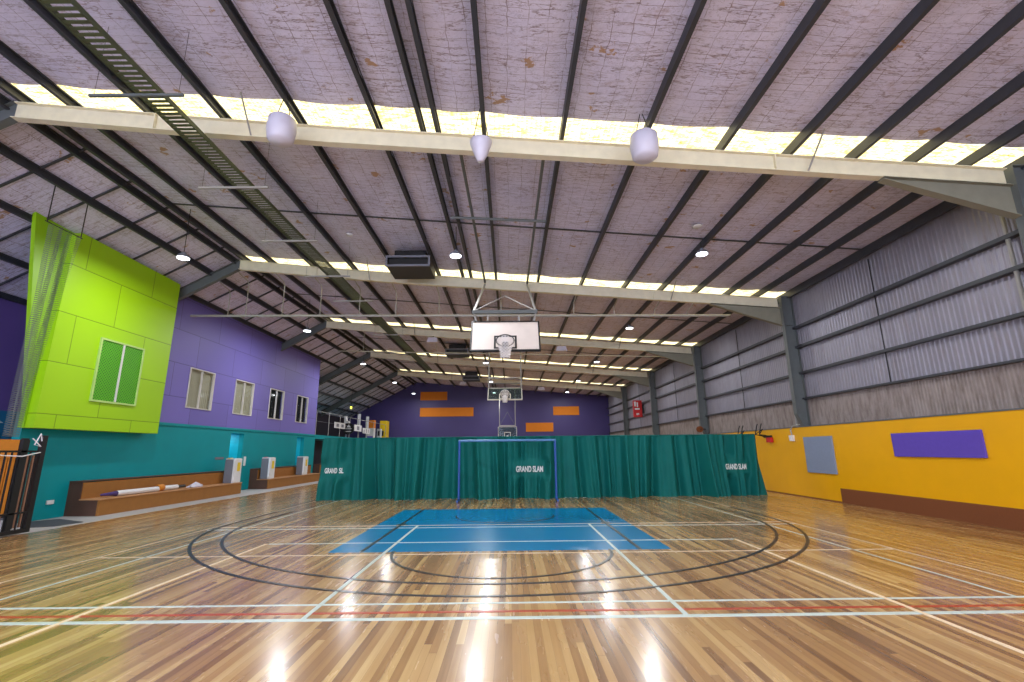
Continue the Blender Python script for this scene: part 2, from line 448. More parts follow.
for i, x in enumerate((-9.9, -10.72, -11.86, -13.15, -14.3, -15.4)):
    lab = ['beside the ridge', 'next below the ridge', 'just above the purple wall', 'behind the lime green panel', 'over the side bay behind the netting', 'lowest over the side bay'][i]
    tag(purlin_mesh(x, roof(x)-.01, .2 if i < 2 else .16).build('roof_purlin', 'purlin'), 'dark steel purlin under the short steep roof slope, ' + lab, 'purlin', 'purlins under the steep roof slope')
# bridging bars across the steep slope
kk = 0
for yb in frange(8.4, 48, 1.37):
    mb = MB(); xa, xb = -16.2, -9.75
    mb.prism([(xa, yb, roof(xa)-.02), (xb, yb, roof(xb)-.02), (xb, yb, roof(xb)-.065), (xa, yb, roof(xa)-.065)], (0, .05, 0))
    tag(mb.build('bridging_bar', 'purlin'), 'thin dark bridging bar across the steep roof slope', 'bridging bar', 'bridging bars across the steep roof slope')

# ---- portal frames
def i_beam(mb, pts_bot, pts_top, y, wd=.16, tf=.016, tw=.012):
    """web between a bottom and a top line in an X-Z plane with a flange along each"""
    n = len(pts_bot)
    poly = [(x, y-tw/2, z) for x, z in pts_bot]+[(x, y-tw/2, z) for x, z in reversed(pts_top)]
    mb.prism(poly, (0, tw, 0))
    for pts, s in ((pts_bot, -1), (pts_top, 1)):
        for (xa, za), (xb, zb) in zip(pts, pts[1:]):
            d = Vector((xb-xa, 0, zb-za)).normalized(); nn = Vector((-d.z, 0, d.x))*tf*s
            if (nn.z*s < 0): nn = -nn
            a, b = Vector((xa, y-wd/2, za)), Vector((xb, y-wd/2, zb))
            mb.prism([a, b, b+nn, a+nn], (0, wd, 0))
ZB = [(-9.75, 8.06), (-6.2, 7.70), (-3.3, 7.44), (.9, 7.12), (9.7, 6.43)]
def zb(x):
    for (xa, za), (xb, z_) in zip(ZB, ZB[1:]):  # slightly cambered rafter
        if x <= xb or xb == 9.7: return za+(z_-za)*(x-xa)/(xb-xa)
zt = lambda x: zb(x)+.32
near_names = ['above and behind the viewpoint', 'nearest in view, spanning right across the top', 'second in view, above the hanging white backboard', 'third in view', 'fourth in view', 'farthest, closest to the dark purple end wall']
for i, f in enumerate(FR):
    pf = thing('portal_frame', 'grey steel portal frame, ' + near_names[i], 'portal frame', (9.8, f, 2.27), 'steel portal frames')
    mb = MB(); xs = [RX-.05, -6.2, -3.3, .9, 5.2, 9.55]
    i_beam(mb, [(x, zb(x)) for x in xs], [(x, zt(x)) for x in xs], f)
    # splice plates and stiffeners
    for xp in (-6.9, 5.15): mb.box(xp-.012, xp+.012, f-.075, f+.075, zb(xp)-.0, zt(xp))
    mb.build('rafter', 'rafter', pf)
    mb = MB(); i_beam(mb, [(7.15, zb(7.15)-.04), (9.6, 5.8)], [(7.15, zb(7.15)-.02), (9.6, zb(9.6)-.02)], f)
    mb.build('haunch', 'haunch', pf)
    mb = MB(); tf = .016
    mb.prism([(9.66, f-.006, 6.85), (9.64, f-.006, 2.72), (9.82, f-.006, 2.30), (10.02, f-.006, 2.30), (10.02, f-.006, 6.85)], (0, .012, 0))
    for a, b in (((9.65, 6.85), (9.63, 2.72)), ((9.63, 2.72), (9.81, 2.30)), ((10.02, 6.85), (10.02, 2.30))):
        mb.prism([(a[0], f-.09, a[1]), (b[0], f-.09, b[1]), (b[0]+tf, f-.09, b[1]), (a[0]+tf, f-.09, a[1])], (0, .18, 0))
    mb.box(9.67, 10.02, f-.085, f+.085, 6.83, 6.85); mb.box(9.69, 10.02, f-.085, f+.085, 5.78, 5.795)
    mb.build('column', 'steel', pf)
    # steep side rafter
    if f > 8 or True:
        mb = MB(); xa = -16.0 if (f > 30 or f < 11) else -12.1
        zz = lambda x: 8.03-.54*(-9.68-x)
        i_beam(mb, [(xa, zz(xa)), (-9.7, 8.05)], [(xa, zz(xa)+.36), (-9.7, 8.4)], f)
        mb.build('side_rafter', 'steel', pf)
    for xq in (-4.98, 5.75):
        mb = MB().tube((xq, f-.05, zb(xq)+.02), (xq+.04, f-.6, roof(xq)-.1), .018, 6)
        mb.build('fly_brace', 'pipe', pf)

# ---- end wall
mb = MB(); poly = [(-16.6, Y1, 2.7), (10.2, Y1, 2.7), (10.2, Y1, roof(10.2)+.2), (RX, Y1, RZ+.2), (-16.6, Y1, roof(-16.6)+.2)]
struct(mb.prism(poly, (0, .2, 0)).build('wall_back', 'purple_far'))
struct(MB().box(-16.6, 10.2, Y1-.03, Y1+.2, 0, 2.7).build('wall_back', 'teal'))
S = Y1/48-.003
for lab, x0, x1, z0, z1 in (('short orange panel on the dark purple end wall, upper of the pair near the balcony', -9.0, -6.3, 6.6, 7.45),
                       ('long orange panel on the dark purple end wall, lower of the pair near the balcony', -9.0, -3.65, 4.97, 5.85),
                       ('orange acoustic panel low on the purple end wall beside the far glass backboard', 1.57, 4.3, 3.4, 4.27),
                       ('orange acoustic panel higher on the end wall, nearest the corrugated wall', 4.33, 6.92, 5.0, 5.86)):
    x0, x1 = x0*S, x1*S; z0, z1 = 1.6+(z0-1.6)*S, 1.6+(z1-1.6)*S
    tag(MB().box(x0, x1, Y1-.06, Y1-.0, z0, z1).build('acoustic_panel', 'orange', bevel=.008), lab, 'wall panel', 'orange panels on the end wall')

# ---- right wall: yellow blockwork below, ribbed sheeting above
struct(MB().box(XR, 10.2, Y0, Y1, 0, 2.27).build('wall_right', 'yellow'))
def corrug(x, y0, y1, z0, z1, mat, pitch=.13, amp=.016):
    ys = []; yv = y0; vs = []
    pat = [(0, 0), (.34, 0), (.5, 1), (.84, 1)]
    n = int((y1-y0)/pitch)
    for i in range(n):
        for a, b in pat: vs.append((y0+(i+a)*pitch, b*amp))
    V = [(x-d, yy, z) for yy, d in vs for z in (z0, z1)]
    Fs = [(2*i, 2*i+2, 2*i+3, 2*i+1) for i in range(len(vs)-1)]
    return struct(MB().add(V, Fs).build('wall_right', mat))
corrug(10.13, Y0, Y1, 3.2, 7.1, 'sheet'); corrug(10.09, Y0, Y1, 2.27, 3.22, 'sheet_low', .09, .01)
struct(MB().box(10.18, 10.25, Y0, Y1, 2.2, 7.4).build('wall_right', 'steel'))
struct(MB().box(9.78, 10.1, Y0, Y1, 2.27, 2.3).build('trim_8', 'steel'))
for z, h, lab in ((3.2, .05, 'thin lowest steel girt along the corrugated wall, just above the weathered strip'), (4.05, .075, 'second steel girt up the corrugated wall'),
               (4.95, .09, 'third steel girt up the corrugated wall'), (5.63, .085, 'topmost steel girt on the corrugated wall, under the eave')):
    mb = MB().prism([(9.94, Y0, z), (10.1, Y0, z), (10.1, Y0, z+.012), (9.952, Y0, z+.012), (9.952, Y0, z+h), (9.94, Y0, z+h)], (0, Y1-Y0-.02, 0))
    tag(mb.build('wall_girt', 'purlin'), lab, 'girt', 'girts along the corrugated wall')
for i, f in enumerate(FR[1:-1]):
    yy = f+4.2
    mb = MB().box(10.0, 10.02, yy, yy+.025, 3.24, 6.7)
    lab = ['above the violet panel', 'above the curtain end and black brackets', 'between the third and fourth frames', 'between the last two frames'][i]
    tag(mb.build('tie_rod', 'dark'), 'thin dark vertical tie rod on the corrugated wall, ' + lab, 'tie rod', 'tie rods on the corrugated wall')
for i, f in enumerate(FR[1:]):   # pale downpipes just beyond each column
    mb = MB().tube((10.0, f+.62, 2.32), (10.0, f+.62, 6.6), .04, 10)
    tag(mb.build('downpipe', 'pipe'), 'pale downpipe standing just beyond the steel column of the %s portal frame' % ['nearest', 'second', 'third', 'fourth', 'farthest'][i], 'downpipe', 'downpipes beside the columns')
struct(MB().box(XR-.03, XR, Y0, 14.72, 0, .41).build('baseboard_right', 'kick'))
struct(MB().box(XR-.02, XR, 14.72, Y1, 0, .03).build('baseboard_right', 'kick'))
tag(MB().box(XR-.05, XR, 14.76, 16.18, .81, 1.94).build('acoustic_panel', 'panel_b', bevel=.008), 'blue-grey square fabric panel on the yellow wall', 'wall panel')
tag(MB().box(XR-.05, XR, 10.03, 12.42, 1.355, 1.93).build('acoustic_panel', 'panel_p', bevel=.008), 'long violet fabric panel on the yellow wall', 'wall panel')
# switch box with looped conduit
t = thing('isolator_switch', 'small white switch box with looped conduit at the top of the yellow wall', 'switch', (XR, 16.85, 1.9))
MB().box(XR-.1, XR, 16.72, 16.9, 1.82, 2.02).build('switch_box', 'white', t, bevel=.01)
MB().path([(XR-.04, 16.8, 2.02), (XR-.05, 16.82, 2.2), (XR-.05, 16.7, 2.32), (XR-.05, 16.3, 2.36), (10.0, 16.25, 2.37)], .022).build('conduit', 'pipe', t)
# red scoreboard box
t = thing('scoreboard', 'red box sign with white marks high on the corrugated wall near the end wall', 'sign', (9.9, 37.2, 4.0))
MB().box(9.3, 9.95, 36.1, 36.3, 3.95, 5.2).build('sign_case', 'red', t, bevel=.01)
for a in ((9.37, 9.5, 4.75, 5.1), (9.56, 9.66, 4.7, 5.05), (9.4, 9.75, 4.5, 4.62), (9.5, 9.7, 4.12, 4.24)):
    MB().box(a[0], a[1], 36.08, 36.1, a[2], a[3]).build('sign_mark', 'white', t)
MB().box(9.95, 10.1, 36.15, 36.25, 4.2, 4.9).build('bracket', 'dark', t)
# reel at the foot of the third column
t = thing('hose_reel', 'small red-brown reel on the yellow wall top below the third column', 'reel', (9.7, 24.6, 2.5))
MB().lathe([(.02, 0), (.15, 0), (.15, .03), (.08, .03), (.08, .12), (.15, .12), (.15, .15), (.02, .15)], (9.55, 24.3, 2.55), 20, 'y').build('drum', 'kick', t)
MB().tube((9.55, 24.3, 2.55), (9.86, 24.42, 2.55), .03).build('bracket', 'dark', t)

# black ball / winch brackets above the curtain end
def bracket(yb, lab):
    t = thing('winch_bracket', lab, 'bracket', (XR, yb, 2.1), 'black winch brackets on the yellow wall')
    MB().box(XR-.06, XR, yb-.1, yb+.42, 1.98, 2.06).build('base_rail', 'dark', t)
    for d in (0, .3):
        mb = MB().path([(XR-.02, yb+d, 2.0), (XR-.2, yb+d, 2.06), (XR-.42, yb+d, 2.1), (XR-.34, yb+d, 2.4), (XR-.3, yb+d, 2.5)], .022, 6)
        mb.build('upright', 'dark', t)
    MB().path([(XR-.42, yb, 2.1), (XR-.2, yb+.15, 2.3), (XR-.42, yb+.3, 2.1)], .016, 6).build('brace', 'dark', t)
    return t
t = bracket(18.25, 'black winch bracket with a red block, nearer one above the curtain end')
MB().box(XR-.12, XR, 18.1, 18.4, 1.8, 1.98).build('red_block', 'red', t, bevel=.01)
bracket(19.7, 'black winch bracket above the curtain end, the farther one without red block')

# ---- left wall: teal below, purple sheets above
mb = MB(); D1, D2 = (20.85, 21.86), (27.35, 28.3)
for a, b in ((11.9, D1[0]), (D1[1], D2[0]), (D2[1], 29.85)): mb.box(XL-.2, XL, a, b, 0, 2.65)
for a, b in (D1, D2): mb.box(XL-.2, XL, a, b, 2.45, 2.65)
struct(mb.build('wall_left', 'teal'))
WN = [(17.68, 19.2), (20.72, 22.24), (23.78, 25.3), (26.86, 28.36)]; WZ = (3.26, 4.76)
mb = MB(); prev = 12.0
for a, b in WN+[(29.75, 29.75)]:
    mb.box(XL-.15, XL, prev, a, WZ[0], WZ[1]); prev = b
mb.box(XL-.15, XL, 12.0, 29.75, 2.65, WZ[0])
mb.prism([(XL-.15, 12.0, WZ[1]), (XL, 12.0, WZ[1]), (XL, 12.0, roof(XL)-.02), (XL-.15, 12.0, roof(XL-.15)-.02)], (0, 17.75, 0))
struct(mb.build('wall_left', 'purple'))
struct(MB().box(XL, XL+.035, 11.9, 29.85, 2.57, 2.66).build('trim_9', 'teal'))
for i, (a, b) in enumerate(WN):
    wm = MB(); fr = .035
    for (ya, yb, za, zb_) in ((a, b, WZ[0], WZ[0]+fr), (a, b, WZ[1]-fr, WZ[1]), (a, a+fr, WZ[0]+fr, WZ[1]-fr), (b-fr, b, WZ[0]+fr, WZ[1]-fr)):
        wm.box(XL-.08, XL+.035, ya, yb, za, zb_)
    wf = struct(wm.build('window_%d' % (i+1), 'winframe'))
    mid = (a+b)/2
    MB().box(XL-.06, XL+.01, mid-.018, mid+.018, WZ[0]+fr, WZ[1]-fr).build('mullion', 'winframe', wf)
    MB().box(XL-.055, XL-.045, a+fr, b-fr, WZ[0]+fr, WZ[1]-fr).build('pane', 'glass', wf)
    if i < 2: # vertical blind slats behind the glass
        bl = MB(); y = a+.05
        while y < b-.12:
            bl.prism([(XL-.085, y, WZ[0]+.03), (XL-.1, y+.118, WZ[0]+.03), (XL-.103, y+.118, WZ[0]+.03), (XL-.088, y, WZ[0]+.03)], (0, 0, WZ[1]-WZ[0]-.06)); y += .112
        MBb = bl.build('blind', 'blind', wf)
    MB().box(XL-.7, XL-.65, a-.2, b+.2, WZ[0]-.2, WZ[1]+.2).build('back_panel', 'darkroom' if i > 1 else 'blind', wf)
for i, (a, b) in enumerate((D1, D2)):
    mb = MB(); x1 = XL-.2; x0 = XL-1.6
    mb.box(x0-.1, x0, a-.1, b+.1, 0, 2.6); mb.box(x0, x1, b, b+.1, 0, 2.5); mb.box(x0, x1, a-.1, a, 0, 2.5); mb.box(x0, x1, a-.1, b+.1, 2.5, 2.6)
    struct(mb.build('door_%d' % (i+1), 'teal_lit'))
# side bay beyond the netting
struct(MB().box(-14.5, -14.35, Y0, 16.5, 2.84, roof(-14.4)).build('wall_side_bay', 'purple_bay'))
struct(MB().box(-14.5, -14.35, Y0, 16.5, 0, 2.84).build('wall_side_bay', 'mural'))
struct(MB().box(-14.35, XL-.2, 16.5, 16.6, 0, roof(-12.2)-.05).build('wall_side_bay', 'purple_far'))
tag(MB().prism([(-14.34, 11.6, 2.42), (-14.34, 13.72, 2.5), (-14.34, 13.4, 2.66), (-14.34, 12.6, 2.76), (-14.34, 11.6, 2.72)], (.012, 0, 0)).build('mural_stroke', 'white'), 'white painted stroke on the blue mural behind the black gate', 'mural')

# ---- lime green panel
GX = -11.5
g = thing('green_panel_wall', 'large lime green sheet panel standing out from the purple wall', 'wall panel', (GX, 13.8, 2.25))
mb = MB().prism([(GX-.4, 11.72, 2.25), (GX-.4, 15.88, 2.25), (GX-.4, 15.88, 7.38), (GX-.4, 11.95, 7.44), (GX-.4, 11.8, 7.3), (GX-.4, 11.74, 5.0)], (.4, 0, 0))
mb.build('sheet_face', 'lime', g)
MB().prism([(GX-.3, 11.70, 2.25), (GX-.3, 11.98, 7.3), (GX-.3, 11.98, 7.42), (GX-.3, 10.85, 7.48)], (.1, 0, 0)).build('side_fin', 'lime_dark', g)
fm = MB(); ya, yb, za, zb2 = 13.1, 14.72, 3.03, 4.82
for q in ((ya, yb, za, za+.05), (ya, yb, zb2-.05, zb2), (ya, ya+.05, za+.05, zb2-.05), (yb-.05, yb, za+.05, zb2-.05)): fm.box(GX, GX+.05, *q)
fr = fm.build('grille_frame', plain('pale lime frame paint', (176, 208, 120), .5), g)
MB().box(GX, GX+.02, ya+.05, yb-.05, za+.05, zb2-.05).build('grille_screen', 'screen', fr)
MB().box(GX+.02, GX+.05, 13.9, 13.95, za+.05, zb2-.05).build('grille_mullion', 'winframe', fr)

# ---- bleacher benches along the teal wall
def bench(y0, y1, lab):
    t = thing('bench', lab, 'bench', (-11.5, (y0+y1)/2, 0), 'stepped benches along the teal wall')
    mb = MB().prism([(-11.08, y0, 0), (-11.08, y0, .4), (-11.6, y0, .4), (-11.6, y0, .88), (XL, y0, .88), (XL, y0, 0)], (0, .03, 0)); mb.build('end_panel', 'benchd', t)
    mb = MB().prism([(-11.08, y1-.03, 0), (-11.08, y1-.03, .4), (-11.6, y1-.03, .4), (-11.6, y1-.03, .88), (XL, y1-.03, .88), (XL, y1-.03, 0)], (0, .03, 0)); mb.build('end_panel', 'benchd', t)
    MB().box(-11.1, -11.05, y0-.004, y1, 0, .4).build('front_panel', 'benchf', t)
    MB().box(-11.6, -11.03, y0-.02, y1+.01, .4, .435).build('seat_board', 'bencht', t, bevel=.006)
    MB().box(-11.62, -11.585, y0+.03, y1-.03, .435, .86).build('back_panel', 'benchf', t)
    MB().box(XL, -11.575, y0-.01, y1+.01, .88, .905).build('top_board', 'benchd', t, bevel=.005)
bench(13.5, 20.45, 'long brown stepped bench along the teal wall with the white roll on its seat')
bench(22.7, 28.7, 'brown stepped bench along the teal wall, the middle one beyond the first doorway')
bench(30.0, 34.5, 'brown stepped bench mostly hidden behind the curtain end')
# portable coolers
def cooler(x, y, z, lab, red=True):
    t = thing('portable_cooler', lab, 'air cooler', (x, y, z), 'white portable coolers on the benches')
    wx, wy, h = .38, .52, .95
    MB().box(x-wx/2, x+wx/2-.06, y-wy/2, y+wy/2, z, z+h-.03).build('rear_case', 'grey', t, bevel=.02)
    MB().box(x+wx/2-.06, x+wx/2+.03, y-wy/2, y+wy/2, z, z+h).build('front_case', 'white', t, bevel=.03)
    MB().box(x-wx/2, x+wx/2-.02, y-wy/2+.03, y+wy/2-.03, z+h-.03, z+h+.01).build('top_vent', 'white', t, bevel=.01)
    MB().box(x+wx/2+.03, x+wx/2+.034, y-.08, y+.13, z+h*.48, z+h*.84).build('energy_label', 'lab_y', t)
    if red: MB().box(x-.1, x+.02, y-.26, y-.08, z+h+.01, z+h+.035).build('control_panel', 'red' if red == 2 else 'lab_y', t)
    return t
cooler(-11.3, 20.12, .435, 'white upright portable cooler at the end of the nearer bench', 1)
cooler(-11.3, 23.0, .435, 'white upright portable cooler at the near end of the middle bench', 2)
cooler(-11.3, 26.75, .435, 'white upright portable cooler near the far end of the middle bench', 0)
cooler(-11.1, 30.9, .435, 'white portable cooler just showing behind the curtain end', 0)
# rolled banner on the seat
t = thing('rolled_banner', 'long white roll with a brown band and purple end lying on the nearer bench', 'roll', (-11.35, 16, .44))
MB().tube((-11.28, 14.3, .515), (-11.32, 16.9, .515), .075, 20).build('white_sleeve', 'white', t, smooth=False)
MB().lathe([(.077, -.13), (.105, -.1), (.105, .1), (.077, .13)], (-11.31, 16.1, .545), 20, 'y').build('band', 'wood', t, smooth=True)
MB().lathe([(.002, -.55), (.03, -.5), (.05, -.2), (.076, 0), (.002, .01)], (-11.28, 14.3, .515), 14, 'y').build('cloth_end', 'purple_cloth', t, smooth=True)
MB().lathe([(.06, 0), (.05, .1), (.05, .4), (.02, .45), (.001, .45)], (-11.32, 16.9, .515), 14, 'y').build('dark_end', 'dark', t, smooth=True)
# crumpled clear bag at the end of the roll
mb = MB(); vs = []; nn = 16
for j in range(7):
    for i in range(nn):
        a = 2*PI*i/nn; r = (.30-.018*j*j*.35)*(1+.25*math.sin(5*a+j)+.1*random.random()); r *= math.cos(j/7*1.5)
        vs.append((-11.32+.5*r*math.cos(a), 17.9+r*1.1*math.sin(a), .437+.028*j+.01*random.random()))
fs = [(j*nn+i, j*nn+(i+1) % nn, (j+1)*nn+(i+1) % nn, (j+1)*nn+i) for j in range(6) for i in range(nn)]+[tuple(range(6*nn, 7*nn))]
tag(mb.add(vs, fs).build('plastic_bag', 'bucket'), 'crumpled pale plastic bag on the bench seat beyond the white roll', 'bag')
# wall plates
tag(MB().box(XL, XL+.03, 12.92, 13.12, .36, .46).build('power_outlet', 'white', bevel=.006), 'small white power outlet low on the teal wall beside the bench end', 'outlet')
tag(MB().box(XL, XL+.03, 22.05, 22.2, 1.05, 1.45).build('wall_plate', 'white', bevel=.006), 'white vertical switch plate on the teal wall beside the first doorway', 'switch')
tag(MB().box(XL, XL+.015, 19.9, 20.5, 1.36, 1.45).build('wall_sticker', 'grey'), 'small grey sticker on the teal wall above the first cooler', 'sticker')
# mat on the concrete by the gate
tag(MB().prism([(-10.95, 11.5, -.004), (-11.85, 12.5, -.004), (-11.55, 12.95, -.004), (-10.42, 12.35, -.004), (-10.5, 11.7, -.004)], (0, 0, .014)).build('floor_mat', 'mat'), 'dark grey rubber mat on the concrete beside the black gate', 'mat')

# ---- black gate
GY0, GY1 = 8.6, 10.74; X = -10.2
t = thing('gate', 'tall black steel gate with thin bars at the edge of the court', 'gate', (X, 9.7, 0))
mb = MB()
mb.box(X-.04, X+.04, GY0, GY1, .03, .11); mb.box(X-.03, X+.03, GY0, GY1, 1.66, 1.70); mb.box(X-.04, X+.04, GY1-.11, GY1, .11, 2.02)
mb.box(X-.04, X+.04, GY0, GY0+.08, .11, 2.0); mb.box(X-.03, X+.03, GY0, GY1, .42, .45)
mb.build('gate_frame', 'dark', t)
y = GY0+.18; n = 0
while y < GY1-.14:
    MB().box(X-.012, X+.012, y, y+.024, .11, 1.66).build('gate_bar', 'dark', t); y += .128; n += 1
MB().box(X-.03, X+.03, GY1-.52, GY1-.40, .1, 1.95).build('gate_stile', 'dark', t)
MB().path([(X+.03, GY1-.12, 1.9), (X+.06, GY1-.2, 2.05), (X+.06, GY1-.3, 1.82), (X+.06, GY1-.15, 1.78), (X+.04, GY1-.34, 1.95)], .012, 6).build('tie_cord', 'white', t)
MB().path([(X+.03, GY1-.1, 1.66), (X+.05, GY1-.5, 1.58), (X+.05, GY1-.9, 1.60), (X+.03, GY1-1.2, 1.66)], .012, 6).build('tie_cord', 'white', t)
# things stored behind the gate
t = thing('timber_cupboard', 'orange-brown slatted timber cupboard seen through the black gate', 'cupboard', (-11.3, 9.6, 0))
MB().box(-11.9, -11.2, 9.4, 11.12, 0, 1.78).build('cupboard_body', 'woodd', t)
y = 9.4
while y < 11.0:
    MB().box(-11.2, -11.17, y, y+.15, .35, 1.55).build('slat', 'wood', t); y += .175
MB().box(-11.2, -11.15, 9.4, 11.12, 1.55, 1.95).build('top_rail', 'wood', t)
for i, yy in enumerate((11.42, 11.62)):
    tag(MB().box(-11.3, -11.26, yy, yy+.15, -.004, 1.6).build('timber_board', 'woodd', bevel=.004), 'faded brown board standing on end behind the gate, %s the black end post' % ('farther from' if i == 0 else 'nearer'), 'board', 'brown boards behind the gate')
tag(MB().box(-11.3, -11.15, 11.14, 11.36, -.004, 1.95).build('locker_post', 'dark'), 'black post standing just behind the gate', 'post')
for i, yy in enumerate((10.05, 10.25, 10.45)):
    t = thing('bottle', 'white drink bottle on the floor behind the gate, %s of three' % ['farthest from the end post', 'middle one', 'nearest the end post'][i], 'bottle', (-10.5, yy, 0), 'white bottles behind the gate')
    MB().lathe([(.001, 0), (.055, 0), (.06, .05), (.058, .2), (.02, .27), (.02, .3), (.001, .3)], (-10.5, yy, 0), 14).build('bottle_body', 'white', t, smooth=True)
    MB().lathe([(.001, .3), (.024, .3), (.024, .34), (.001, .34)], (-10.5, yy, 0), 14).build('cap', 'grey', t)

# ---- gathered netting in front of the lime panel
mb = MB(); vs = []; nz, ny = 40, 36
for j in range(nz+1):
    z = 2.0+(6.95-2.0)*j/nz; tt = j/nz
    for i in range(ny+1):
        u = i/ny; wdt = .3+.45*tt**1.5
        yy = 10.56-.05*tt+u*wdt-.1; x = -10.85+.10*math.sin(u*19+2*tt)+.03*math.sin(u*47)
        vs.append((x, yy, z))
fs = [(j*(ny+1)+i, j*(ny+1)+i+1, (j+1)*(ny+1)+i+1, (j+1)*(ny+1)+i) for j in range(nz) for i in range(ny)]
t = thing('safety_net', 'grey gathered safety netting hanging beside the lime green panel', 'net', (-10.85, 10.7, 2))
mb.add(vs, fs).build('netting', 'netting', t)
MB().tube((-10.85, 10.3, 6.96), (-10.85, 11.3, 6.96), .012).build('top_rail', 'dark', t)
for yy in (10.35, 11.25): MB().tube((-10.85, yy, 6.97), (-10.85, yy, roof(-10.85)-.03), .012, 6).build('hanger', 'dark', t)

# ---- mezzanine and its things
struct(MB().box(-16.6, XL, 29.85, Y1-.03, 2.42, 2.66).build('floor', 'teal'))
struct(MB().box(-16.6, -16.4, 16.6, Y1, 0, roof(-16.5)).build('wall_mezzanine', 'brownwall'))
struct(MB().box(-16.4, XL-.15, 29.65, 29.75, 2.66, roof(-12.2)-.6).build('wall_mezzanine', 'brownwall'))
struct(MB().box(-16.4, XL-.2, 29.75, 29.85, 0, 2.42).build('wall_mezzanine', 'brownwall'))
struct(MB().box(-13.6, -13.4, 29.85, Y1-.03, 0, 2.42).build('wall_mezzanine', 'brownwall'))
t = thing('balcony_railing', 'steel balcony railing with wire panels along the mezzanine edge', 'railing', (XL-.05, 38, 2.66))
MB().tube((XL-.05, 29.9, 4.12), (XL-.05, 46.8, 4.12), .018).build('top_rail', 'pipe', t)
MB().tube((XL-.05, 29.9, 3.5), (XL-.05, 46.8, 3.5), .01).build('mid_rail', 'grey', t)
for i in range(9):
    y = 29.95+i*2.1; MB().tube((XL-.05, y, 2.66), (XL-.05, y, 4.12), .022, 8).build('post', 'pipe', t)
def sign(name, lab, y0, y1, z0, z1, mat='white', marks=(), x=XL+.02, cat='sign'):
    o = thing(name, lab, cat, (x, (y0+y1)/2, z0))
    MB().box(x-.015, x+.02, y0, y1, z0, z1).build('board', mat, o, bevel=.004)
    for (a, b, c_, d, mm) in marks:
        MB().box(x+.02, x+.03, y0+(y1-y0)*a, y0+(y1-y0)*b, z0+(z1-z0)*c_, z0+(z1-z0)*d).build('marking', mm, o)
    return o
sign('railing_sign', 'white sign board with two dark squares on the balcony railing, nearest the purple wall', 32.9, 35.0, 3.22, 3.62, marks=((.16, .38, .25, .75, 'grey'), (.62, .84, .25, .75, 'grey')))
t = thing('round_sign', 'black round sign with a pale triangle on the balcony railing', 'sign', (XL+.03, 36.2, 3.0))
dx, dz = XL-.12, 3.3
MB().lathe([(.001, -.02), (.42, -.02), (.42, .02), (.001, .02)], (dx, 36.25, dz), 32, 'y').build('disc', 'dark', t)
MB().prism([(dx-.16, 36.222, dz+.1), (dx+.16, 36.222, dz+.1), (dx, 36.222, dz+.32)], (0, .008, 0)).build('triangle_mark', 'white', t)
MB().box(dx-.22, dx+.22, 36.222, 36.23, dz-.02, dz+.03).build('text_bar', 'white', t); MB().box(dx-.2, dx+.2, 36.222, 36.23, dz-.22, dz-.17).build('text_bar', 'white', t)
MB().tube((dx, 36.25, 2.66), (dx, 36.25, dz-.4), .02, 8).build('stand', 'dark', t)
sign('railing_sign', 'white sign board with one dark square on the balcony railing, below the tall white banner', 37.1, 38.9, 3.18, 3.66, marks=((.35, .65, .2, .8, 'grey'),))
sign('railing_sign', 'low white sign board with dark stripes on the railing, beside the orange topped box', 39.3, 41.2, 3.08, 3.5, marks=((.12, .2, .1, .7, 'grey'), (.45, .52, .1, .9, 'grey'), (.75, .8, .2, .8, 'grey')))
for (yy, lab, z0, z1) in ((39.0, 'tall narrow white banner standing behind the railing, nearer the round black sign', 3.5, 4.6), (41.3, 'tall narrow white banner behind the railing, nearer the orange topped box', 3.5, 4.55)):
    t = thing('vertical_banner', lab, 'banner', (XL-.3, yy, 2.66), 'tall white banners on the balcony')
    MB().box(XL-.36, XL-.02-.1, yy, yy+.04, z0, z1).build('banner_cloth', 'white', t)
    MB().tube((XL-.2, yy+.02, 2.66), (XL-.2, yy+.02, z0), .015, 6).build('pole', 'pipe', t)
t = thing('white_chair', 'white high-backed shape standing behind the railing near the round black sign', 'chair', (XL-.6, 34.4, 2.66))
MB().prism([(XL-.5, 36.3, 3.72), (XL-.15, 36.3, 3.72), (XL-.15, 36.3, 3.85), (XL-.35, 36.3, 3.9), (XL-.4, 36.3, 4.25), (XL-.52, 36.3, 4.25)], (0, .35, 0)).build('seat_back', 'white', t)
MB().box(XL-.4, XL-.3, 36.4, 36.5, 2.66, 3.74).build('leg', 'grey', t)
t = thing('display_box', 'white box with an orange top on the balcony beside the yellow machine', 'display box', (XL-.3, 42, 2.66))
MB().box(XL-.75, XL-.12, 42.9, 43.5, 2.66, 3.65).build('box_body', 'white', t); MB().box(XL-.75, XL-.12, 42.9, 43.5, 3.65, 4.35).build('box_top', 'orange', t)
MB().box(XL-.7, XL-.15, 42.88, 42.9, 2.7, 2.95).build('blue_strip', 'panel_p', t)
t = thing('ticket_machine', 'small white and dark machine on the balcony between the boxes', 'machine', (XL-.3, 43.7, 2.66))
MB().box(XL-.5, XL-.15, 45.4, 45.8, 2.66, 3.7).build('case', 'white', t); MB().box(XL-.42, XL-.2, 45.385, 45.4, 3.05, 3.5).build('screen', 'dark', t)
t = thing('yellow_machine', 'tall bright yellow cabinet at the far end of the balcony', 'machine', (XL-.4, 45.5, 2.66))
MB().box(XL-.75, XL-.1, 47.2, 48.3, 2.66, 4.55).build('cabinet_body', 'orangebox', t, bevel=.02); MB().box(XL-.5, XL-.34, 47.185, 47.2, 3.1, 3.6).build('hatch', 'dark', t)
t = thing('wall_lamp', 'small yellow-green glowing lamp above the balcony', 'lamp', (-13, 38, 5))
